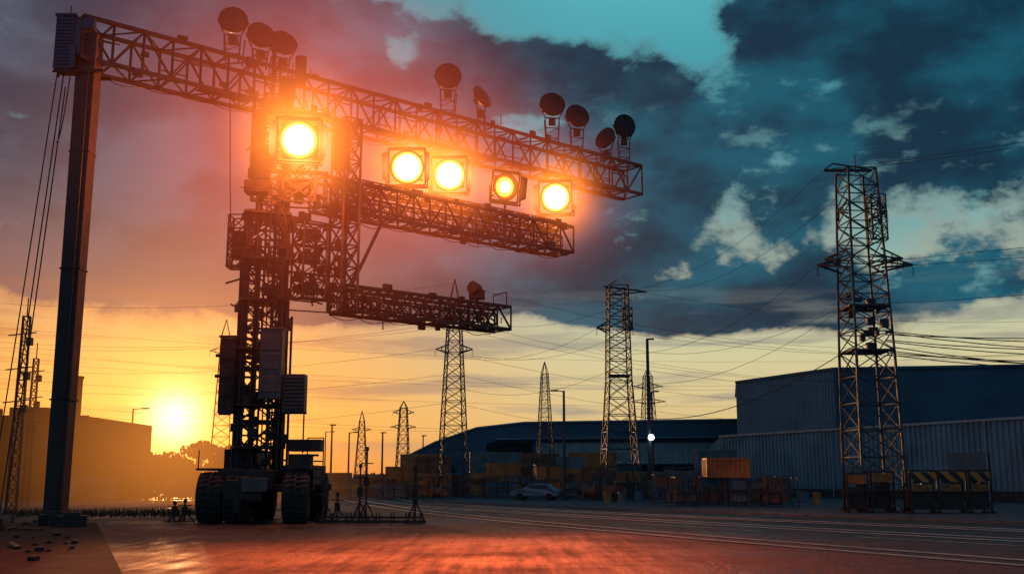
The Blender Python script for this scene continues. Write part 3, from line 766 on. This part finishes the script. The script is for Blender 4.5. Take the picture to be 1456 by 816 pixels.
bm = bmesh.new(); ribbed(bm, (42.9, 140), (115, 128), 7, 16.3, .9, .05); mesh_obj('upper_front_wall', bm, SHEETD, wh)
bm = bmesh.new()
v = [bm.verts.new(q) for q in ((33.9, 160, 16.35), (42.85, 140, 16.35), (115, 128, 16.35), (120, 185, 18), (40, 190, 16.4))]; bm.faces.new(v)
beam(bm, (33.9, 159.8, 16.4), (42.75, 139.8, 16.4), .3, .35); beam(bm, (42.75, 139.8, 16.4), (115, 127.8, 16.4), .3, .35)
beam(bm, (42.75, 139.8, 7.5), (42.75, 139.8, 16.2), .35, .35)
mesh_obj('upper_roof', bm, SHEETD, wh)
bm = bmesh.new()
c = a0.lerp(a1, .42)+nf*.14; beam(bm, c-d0*2.2+UP*2.2, c+d0*2.2+UP*2.2, .1, 4.1)
mesh_obj('roller_door', bm, mat('roller_door_paint', (.09, .12, .15), .6), wh)
bm = bmesh.new()
for k in range(1, 9):
    c = a0.lerp(a1, k/9)+nf*.2; rod(bm, c+UP*.2, c+UP*6.8, .07)
mesh_obj('downpipes', bm, TRIM, wh)

w2 = root('factory_shed')
bm = bmesh.new()
prof = [(-18.5, .0), (-18.5, 5.2), (-13, 8.0), (-6, 10.4), (2, 11.3), (44, 11.9), (44, 0)]
f = [bm.verts.new((x, 180, z)) for x, z in prof]; b_ = [bm.verts.new((x, 225, z)) for x, z in prof]
bm.faces.new(f)
for i in range(len(prof)):
    j = (i+1) % len(prof); bm.faces.new((f[i], f[j], b_[j], b_[i]))
bm.faces.new(b_[::-1])
mesh_obj('shell', bm, SHEETD, w2)
bm = bmesh.new(); beam(bm, (-18.6, 179.8, 5.3), (-13, 179.8, 8.1), .4, .3); beam(bm, (-13, 179.8, 8.1), (-6, 179.8, 10.5), .4, .3); beam(bm, (-6, 179.8, 10.5), (2, 179.8, 11.4), .4, .3); beam(bm, (2, 179.8, 11.4), (44, 179.8, 12), .4, .3)
beam(bm, (-3, 179, 8.6), (42, 179, 9.0), 1.6, .25)
mesh_obj('roof_trim', bm, SHEETM, w2)
bm = bmesh.new(); ribbed(bm, (4, 179.6), (40, 179.6), 4.5, 8.0, .8, .12); mesh_obj('wall_panels', bm, TRIM, w2)
bm = bmesh.new(); box(bm, (-.5, 179.7, 6.7), (7.5, .3, 2.6)); box(bm, (-12, 179.7, 2.2), (5, .3, 4.2)); box(bm, (10, 179.4, 2.2), (9, .3, 4.2)); box(bm, (26, 179.4, 2.2), (9, .3, 4.2))
mesh_obj('openings', bm, DARK, w2)

w3 = root('brick_factory')
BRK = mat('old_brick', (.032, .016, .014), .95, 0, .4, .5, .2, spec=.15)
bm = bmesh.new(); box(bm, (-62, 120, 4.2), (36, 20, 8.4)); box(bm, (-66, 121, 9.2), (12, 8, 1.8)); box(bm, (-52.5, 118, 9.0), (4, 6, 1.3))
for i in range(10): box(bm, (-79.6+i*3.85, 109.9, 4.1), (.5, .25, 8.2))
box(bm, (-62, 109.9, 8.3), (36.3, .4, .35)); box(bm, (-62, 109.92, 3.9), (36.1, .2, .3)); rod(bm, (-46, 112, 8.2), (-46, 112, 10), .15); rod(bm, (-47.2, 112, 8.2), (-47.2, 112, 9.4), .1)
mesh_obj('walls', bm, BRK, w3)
bm = bmesh.new(); rod(bm, (-48.5, 118, 8), (-48.5, 118, 13), .5, 14); rod(bm, (-48.5, 118, 13), (-48.5, 118, 13.3), .6, 14); rod(bm, (-60, 118, 8), (-60, 118, 14), .3, 12)
mesh_obj('chimney', bm, BRK, w3)
bm = bmesh.new()
for i in range(9): box(bm, (-77.7+i*3.85, 109.96, 6.0), (2.2, .12, 1.8)); box(bm, (-77.7+i*3.85, 109.96, 2), (2.2, .12, 1.8))
mesh_obj('windows', bm, DARK, w3)

# ------------------------------------------------------------------ street lamps
def lamp(x, y, H, z0=0, r=.10, arm=1.2, globe=None):
    rt = root('street_lamp', (x, y, z0)); bm = bmesh.new()
    revolve(bm, (0, 0, 0), (0, 0, 1), [(0, 0), (r*2, 0), (r*2, .3), (r*1.3, .5), (r*.8, H), (0, H)], 10)
    beam(bm, (0, 0, H-.1), (arm, 0, H+.05), .08); box(bm, (arm, 0, H), (.7, .3, .14))
    if globe: box(bm, (.1, -.2, globe), (.5, .2, .4))
    mesh_obj('pole', bm, PYL, rt)
    if globe:
        bm = bmesh.new(); bmesh.ops.create_uvsphere(bm, u_segments=16, v_segments=10, radius=.27); mesh_obj('lamp_globe', bm, WHITE_L, rt, loc=(.1, -.5, globe))
lamp(12.9, 100, 15.0, .12, .17, .3, 5.7); lamp(4.9, 100, 10.1, .12, .13, -.9); lamp(-39.3, 110, 9.2, 0, .1, 1.3)
lamp(-20.3, 120, 8.0, 0, .11, .1); lamp(-19.1, 125, 7.4, 0, .1, .8); lamp(-17, 140, 8, 0, .12, .1); lamp(14.8, 112, 11, .12, .09, .4); lamp(-28, 160, 9, 0, .1, 1)
lamp(-12.5, 150, 8, 0, .1, .1)

# ------------------------------------------------------------------ yard objects
CB = [mat('container_orange', (.50, .16, .035), .6, 0, .4, .8), mat('container_blue', (.06, .14, .22), .6, 0, .4, .8), mat('container_grey', (.12, .16, .18), .6, 0, .4, .8),
      mat('container_rust', (.24, .085, .05), .7, 0, .5, .8), mat('container_ochre', (.40, .19, .055), .6, 0, .5, .8)]
def container(x, y, z, L, H, m, rz=0.0, wd=2.4):
    rt = root('cargo_container', (x, y, z), rz); bm = bmesh.new()
    ribbed(bm, (-L/2, -wd/2), (L/2, -wd/2), .15, H-.12, .3, .06); ribbed(bm, (L/2, wd/2), (-L/2, wd/2), .15, H-.12, .3, .06)
    ribbed(bm, (-L/2, wd/2), (-L/2, -wd/2), .15, H-.12, .3, .05); ribbed(bm, (L/2, -wd/2), (L/2, wd/2), .15, H-.12, .3, .05)
    for sx in (-1, 1):
        for sy in (-1, 1): box(bm, (sx*L/2, sy*wd/2, H/2), (.16, .16, H))
        for z_ in (.08, H-.06): beam(bm, (sx*L/2, -wd/2, z_), (sx*L/2, wd/2, z_), .13, .14)
    for sy in (-1, 1):
        for z_ in (.08, H-.06): beam(bm, (-L/2, sy*wd/2, z_), (L/2, sy*wd/2, z_), .13, .14)
    box(bm, (0, 0, H-.1), (L-.1, wd-.1, .06))
    mesh_obj('shell', bm, m, rt)
def crate_frame(x, y, z, L, wd, H, m, rz=0.0, name='storage_cage', fill=None):
    rt = root(name, (x, y, z), rz); bm = bmesh.new()
    for sx in (-1, 0, 1):
        for sy in (-1, 1): beam(bm, (sx*L/2, sy*wd/2, 0), (sx*L/2, sy*wd/2, H), .09)
    for zz in (.15, H*.5, H):
        for sy in (-1, 1): beam(bm, (-L/2, sy*wd/2, zz), (L/2, sy*wd/2, zz), .07)
        for sx in (-1, 1): beam(bm, (sx*L/2, -wd/2, zz), (sx*L/2, wd/2, zz), .07)
    for i in range(int(L/.35)): beam(bm, (-L/2+i*.35, -wd/2, .15), (-L/2+i*.35, -wd/2, H), .03)
    mesh_obj('frame', bm, STEEL2, rt)
    bm = bmesh.new(); n = max(1, int(L/.9))
    for i in range(n):
        for k in range(2):
            if R.random() < .8: box(bm, (-L/2+(i+.5)*L/n, R.uniform(-.1, .1), .2+H*.25+k*H*.46), (L/n*.85, wd*.8, H*R.uniform(.25, .42)), 0, R.uniform(-.06, .06))
    mesh_obj('goods', bm, fill or m, rt)
for a in [(-2.2, 128, .12, 6, 2.6, 0), (3.8, 134, .12, 6, 2.6, 4), (-2, 128.3, 2.73, 6, 2.4, 2), (-11.5, 132, 0, 6, 2.6, 3), (-17.5, 136, 0, 5, 2.6, 1), (-11, 132, 2.6, 5, 2.4, 4),
          (10, 138, .12, 7, 2.6, 2), (-24, 140, 0, 6, 2.8, 3), (17, 118, .12, 6, 2.6, 3), (10.4, 138, 2.73, 6, 2.6, 0), (-5, 150, 0, 8, 2.8, 1), (16.6, 136, .12, 6, 2.6, 4), (3, 150, 2.9, 7, 2.6, 3), (3, 150, .12, 7, 2.6, 3), (19, 96, .12, 4, 2.2, 1),
          (-9.5, 121, 0, 5, 2.6, 0), (-9.0, 121.2, 2.62, 4, 1.8, 3), (-15.5, 126, 0, 5, 2.5, 4), (20.5, 110, .12, 5, 2.6, 0), (21, 110.2, 2.74, 4, 2.2, 2), (12.8, 108.5, .12, 4, 2.6, 4), (-3.0, 119, .12, 4, 2.4, 4), (17.5, 90, .12, 3, 2.0, 3),
          (-1.0, 121, .12, 3.5, 3.6, 0), (1.8, 124, .12, 3, 3.2, 3), (-12.8, 124, 0, 3, 3.4, 0), (-6.3, 124, 0, 3.2, 2.4, 3), (6.2, 120, .12, 4.5, 3.0, 0), (6.6, 120.2, 3.13, 3, 1.3, 2), (19, 84, .12, 2.4, 1.6, 4)]:
    container(*a[:5], CB[a[5]], R.uniform(-.15, .15))
for a in [(-3, 112, .12, 5, 1.8, 2, 3), (1.5, 108, .12, 3.5, 1.6, 2.2, 2), (6, 112, .12, 5, 1.6, 2.4, 3), (12, 106, .12, 4.5, 1.6, 2.4, 2), (17, 104, .12, 4, 1.6, 2.6, 1), (-9, 116, 0, 5, 1.6, 1.8, 4), (-15, 118, 0, 4, 1.6, 2, 3), (-20, 112, 0, 4, 1.5, 1.5, 2),
          (13, 90, .12, 3, 1.3, 1.8, 1), (-25, 104, 0, 4, 1.6, 1.7, 3), (-30, 100, 0, 4, 1.6, 2.2, 3), (-38, 96, 0, 5, 1.6, 2.2, 3),
          (-1, 104, .12, 3, 1.4, 1.6, 1), (8.4, 103, .12, 3.4, 1.4, 3.0, 3), (6.0, 99, .12, 2.2, 1.2, 1.6, 2), (15.4, 98, .12, 3, 1.4, 2.9, 2), (-12.5, 110, 0, 3.5, 1.4, 1.5, 2), (22, 92, .12, 3, 1.4, 1.9, 3),
          (3.4, 104, .12, 2.4, 1.2, 3.2, 0), (10.8, 100, .12, 2.4, 1.2, 2.6, 0), (-8, 108, 0, 3, 1.2, 2.2, 0), (-17, 110, 0, 3, 1.2, 1.5, 4)]:
    crate_frame(*a[:6], CB[a[6]], R.uniform(-.2, .2))
crate_frame(12.2, 76, .12, 1.6, 1.4, 2.0, CB[3], .1); crate_frame(14.0, 76, .12, 1.6, 1.4, 2.0, CB[1], .1); crate_frame(16.4, 75, .12, 2.4, 1.4, 1.9, CB[2], -.05); crate_frame(18.4, 74, .12, 2.2, 1.4, 2.1, CB[3], .08)
crate_frame(14.6, 80.5, .12, 8, 1.4, 2.2, CB[3], 0)
container(15.1, 75.6, 2.1, 2.9, 1.35, CB[0], .05, 1.3)
HZ = bpy.data.materials.new('hazard_stripes'); HZ.use_nodes = True
t = HZ.node_tree; wv = t.nodes.new('ShaderNodeTexWave'); wv.bands_direction = 'DIAGONAL'; wv.inputs['Scale'].default_value = .75; wv.inputs['Distortion'].default_value = .05
tcx = t.nodes.new('ShaderNodeTexCoord'); t.links.new(tcx.outputs['Object'], wv.inputs['Vector'])
cr = t.nodes.new('ShaderNodeValToRGB'); cr.color_ramp.interpolation = 'CONSTANT'; cr.color_ramp.elements[0].color = (.02, .02, .02, 1); cr.color_ramp.elements[1].position = .5; cr.color_ramp.elements[1].color = (.55, .20, .02, 1)
t.links.new(wv.outputs['Fac'], cr.inputs['Fac']); t.links.new(cr.outputs['Color'], t.nodes['Principled BSDF'].inputs['Base Color']); t.nodes['Principled BSDF'].inputs['Roughness'].default_value = .6
OCH = mat('barrier_orange', (.36, .13, .02), .6, 0, .7, 2)
def barrier(x, y, rz, wd=1.55, H=2.35, stripes=True):
    rt = root('hazard_barrier', (x, y, .12), rz); bm = bmesh.new()
    for sx in (-1, 1):
        for sy in (-.45, .45): beam(bm, (sx*wd/2, sy, 0), (sx*wd/2, sy, H), .1)
        beam(bm, (sx*wd/2, -.7, .06), (sx*wd/2, .7, .06), .14, .1)
    for z in (.25, 1.2, H): beam(bm, (-wd/2, -.45, z), (wd/2, -.45, z), .08); beam(bm, (-wd/2, .45, z), (wd/2, .45, z), .08)
    box(bm, (0, .0, .75), (wd*.85, .7, .9)); box(bm, (.2, -.3, 1.5), (wd*.4, .3, .4)); box(bm, (-.3, -.35, 1.9), (wd*.3, .3, .5))
    mesh_obj('frame', bm, STEEL, rt)
    bm = bmesh.new(); box(bm, (0, -.53, H-.34), (wd*.92, .05, .5)); mesh_obj('striped_panel', bm, HZ if stripes else OCH, rt)
    bm = bmesh.new(); box(bm, (-.1, -.53, H-.95), (wd*.7, .05, .38)); mesh_obj('lower_panel', bm, OCH if stripes else STEEL, rt)
barrier(22.9, 60.2, .05); barrier(24.6, 60.4, -.03); barrier(26.2, 60.6, .06, 1.2, 2.35, True); barrier(20.9, 61.2, .1, 1.3, 2.3, False); barrier(19.6, 61.3, -.1, 1.1, 2.2, False)
def spool(x, y, z, r, wd):
    rt = root('cable_drum', (x, y, z+r)); bm = bmesh.new()
    revolve(bm, (-wd/2, 0, 0), (1, 0, 0), [(0, 0), (r, 0), (r, .1), (r*.55, .1), (r*.55, wd-.1), (r, wd-.1), (r, wd), (0, wd)], 24)
    for i in range(6):
        t = i*math.pi/3; beam(bm, (-wd/2-.02, 0, 0), (-wd/2-.02, math.cos(t)*r*.9, math.sin(t)*r*.9), .06)
    mesh_obj('drum', bm, CB[3], rt)
for a in [(8.3, 92, .12, .9, 1.1), (6.6, 93, .12, .8, 1), (-7, 100, 0, .8, .9), (20, 82, .12, .9, 1)]: spool(*a)
def barrel(x, y, z):
    rt = root('oil_drum', (x, y, z)); bm = bmesh.new()
    revolve(bm, (0, 0, 0), (0, 0, 1), [(0, 0), (.3, 0), (.3, .28), (.32, .3), (.3, .32), (.3, .58), (.32, .6), (.3, .62), (.3, .9), (.28, .88), (0, .88)], 18)
    mesh_obj('drum', bm, R.choice(CB), rt)
for i in range(10): barrel(R.choice((11.5, 22.5, 9))+R.uniform(-1.5, 1.5), R.uniform(82, 92), .12)

def car(x, y, z, rz, m):
    rt = root('parked_car', (x, y, z), rz)
    bm = bmesh.new()
    prof = [(-2.15, .35), (-2.2, .75), (-2.0, .95), (-1.65, 1.0), (-1.2, 1.42), (-.3, 1.5), (.55, 1.42), (1.15, 1.0), (1.95, .88), (2.2, .65), (2.2, .35)]
    rows = []
    for yy in (-.86, .86):
        row = []
        for px, pz in prof:
            q = V((px, yy, pz))
            if pz > 1.05: q.y *= .82
            row.append(bm.verts.new(q))
        rows.append(row)
    for i in range(len(prof)):
        j = (i+1) % len(prof); bm.faces.new((rows[0][i], rows[0][j], rows[1][j], rows[1][i]))
    bm.faces.new(rows[0]); bm.faces.new(rows[1][::-1])
    mesh_obj('body', bm, m, rt, bevel=.07)
    bm = bmesh.new()
    for sy in (-1, 1):
        q = [(-1.45, sy*.80, 1.04), (.95, sy*.80, 1.04), (.5, sy*.735, 1.36), (-1.1, sy*.735, 1.36)]
        vs = [bm.verts.new(V(v)+V((0, sy*.035, 0))) for v in q]; bm.faces.new(vs)
    vs = [bm.verts.new(v) for v in ((1.17, -.68, 1.03), (1.17, .68, 1.03), (.62, .6, 1.41), (.62, -.6, 1.41))]; bm.faces.new(vs)
    mesh_obj('windows', bm, GLASSD, rt)
    bm = bmesh.new()
    for px in (-1.35, 1.35):
        for sy in (-1, 1): revolve(bm, (px, sy*.80, .33), (0, sy, 0), [(0, -.1), (.33, -.1), (.33, .1), (.2, .12), (0, .08)], 20)
    mesh_obj('wheels', bm, RUBBER, rt)
car(2.2, 97, .12, 2.9, mat('car_paint_pale_blue', (.12, .19, .26), .35, .3, .1, 1)); car(-27, 118, 0, .2, CB[2]); car(7.0, 106, .12, .1, mat('car_paint_dark', (.05, .07, .09), .35, .3, .1, 1))

def stand(x, y, H, k=0):
    rt = root('signal_stand', (x, y, .0)); bm = bmesh.new()
    for a in range(3):
        t = a*2.1+.4; beam(bm, (math.cos(t)*.5, math.sin(t)*.5, .02), (0, 0, min(1.0, H*.5)), .05)
    beam(bm, (0, 0, .1), (0, 0, H), .07); beam(bm, (-.5, 0, .06), (.5, 0, .06), .08, .06)
    box(bm, (0, 0, H*.55), (.24, .2, .4)); beam(bm, (-.3, 0, H*.8), (.3, 0, H*.8), .05); box(bm, (.0, 0, H), (.14, .14, .18))
    mesh_obj('frame', bm, STEEL, rt)
for a in [(-8.7, 50, 1.9), (-8.2, 50.6, 1.3), (-7.0, 49.5, 2.6), (-6.8, 50.2, 3.4), (-4.4, 49, 2.1), (-4.5, 50.1, 2.5), (-15.3, 50.4, 1.0), (-15.9, 50.8, .9)]: stand(*a)
rt = root('low_guard_rail'); bm = bmesh.new()
for y in (49.0, 50.2):
    beam(bm, (-8.8, y, .28), (-4.1, y-.5, .28), .06); beam(bm, (-8.8, y, .1), (-4.1, y-.5, .1), .08)
    for i in range(8): beam(bm, (-8.8+i*.67, y-i*.07, 0), (-8.8+i*.67, y-i*.07, .5), .05)
mesh_obj('rails', bm, STEEL, rt)
# planks, pipes and cable lying along the platform
rt = root('scrap_pile', (-16.5, 36, .22)); bm = bmesh.new()
for i in range(16):
    y = R.uniform(-14, 8); lim = 2.2-y*.408; x = R.uniform(lim-9, lim-.8)
    beam(bm, (x, y, .05), (x+R.uniform(-1.6, -.4), y+R.uniform(.3, 2.6), .06), R.uniform(.06, .14), .05)
for i in range(70):
    y = R.uniform(-14, 8); lim = 2.4-y*.408; x = R.uniform(lim-9, lim-.3); s = R.uniform(.05, .16)
    box(bm, (x, y, s*.3), (s*1.4, s, s*.7), 0, R.uniform(0, 3))
for x, y in ((-.2, 5), (-1.5, 6.5), (-2.2, 2.5)):
    box(bm, (x, y, .22), (1.1, .8, .4), 0, .3); box(bm, (x, y, .47), (.6, .5, .12), 0, .3)
mesh_obj('scrap', bm, STEEL, rt)

# ------------------------------------------------------------------ vegetation
LEAF = mat('foliage', (.05, .055, .025), .8, 0, .5, 1.5, col2=(.02, .025, .012), spec=.2); BARK = mat('bark', (.05, .04, .03), .9)
def leaves(bm, c, rad, n, sz):
    for i in range(n):
        while True:
            q = V((R.uniform(-1, 1), R.uniform(-1, 1), R.uniform(-1, 1)))
            if q.length < 1: break
        if q.length < .5 and R.random() < .5: q *= 1.6
        p = V(c)+V((q.x*rad[0], q.y*rad[1], q.z*rad[2])); e = Euler((R.uniform(0, 6), R.uniform(0, 6), R.uniform(0, 6))).to_matrix(); s = sz*R.uniform(.5, 1.3)
        bm.faces.new([bm.verts.new(p+e @ V(v)*s) for v in ((-.5, -.3, 0), (.5, -.2, .1), (.45, .3, 0), (-.3, .4, -.1))])
def tree(x, y, H, spread, name='tree'):
    rt = root(name, (x, y, 0)); bt = bmesh.new(); bl = bmesh.new()
    revolve(bt, (0, 0, 0), (0, 0, 1), [(0, 0), (.22, 0), (.14, H*.5), (.05, H*.85), (0, H*.85)], 8)
    for i in range(9):
        t = R.uniform(0, 6.28); z = H*R.uniform(.3, .75); r = spread*R.uniform(.3, .8); e = V((math.cos(t)*r, math.sin(t)*r, z+H*R.uniform(.08, .25)))
        beam(bt, (0, 0, z), e, .07); leaves(bl, e, (spread*.42, spread*.42, H*.13), 130, .38)
    leaves(bl, (0, 0, H*.9), (spread*.4, spread*.4, H*.14), 120, .38)
    leaves(bl, (0, 0, H*.25), (spread*1.0, spread*.7, H*.24), 420, .38)
    mesh_obj('trunk', bt, BARK, rt); mesh_obj('crown', bl, LEAF, rt)
for a in [(-40.6, 108, 7.4, 2.6), (-38.6, 106, 5.4, 2.4), (-36.0, 106, 4.4, 2.6), (-33.2, 104, 4.4, 2.6), (-30.2, 104, 5.4, 2.6), (-27.4, 104, 5.2, 2.6), (-43.5, 106, 5, 2.5), (-25, 108, 4.2, 2.6)]: tree(*a)
bm = bmesh.new()
for i in range(190):
    x = -260+i*2.9; h = 3+2.4*R.random()+1.6*math.sin(i*.23); leaves(bm, (x, 310+R.uniform(-12, 12), h*.5), (3.6, 3, h*.62), 46, 1.3)
mesh_obj('distant_trees', bm, LEAF)
bm = bmesh.new()
for i in range(2600):
    x = R.uniform(-40, -18); y = R.uniform(58, 66)+R.gauss(0, 1); h = R.uniform(.1, .4); a = R.uniform(0, 3.14)
    dx, dy = math.cos(a)*.04, math.sin(a)*.04
    bm.faces.new([bm.verts.new((x-dx, y-dy, 0)), bm.verts.new((x+dx, y+dy, 0)), bm.verts.new((x+R.uniform(-.1, .1), y, h))])
mesh_obj('grass', bm, LEAF)

# ------------------------------------------------------------------ painted sun glow
sphere('sun_glow_volume', (-26.5, 85, 4.5), 1, halo_mat('painted_sun_glow', (1.0, .30, .045), .040, 3.0, 2.5), None, (21, 34, 17))  # emissive ellipsoid paints the glow around the sun; it scatters no light
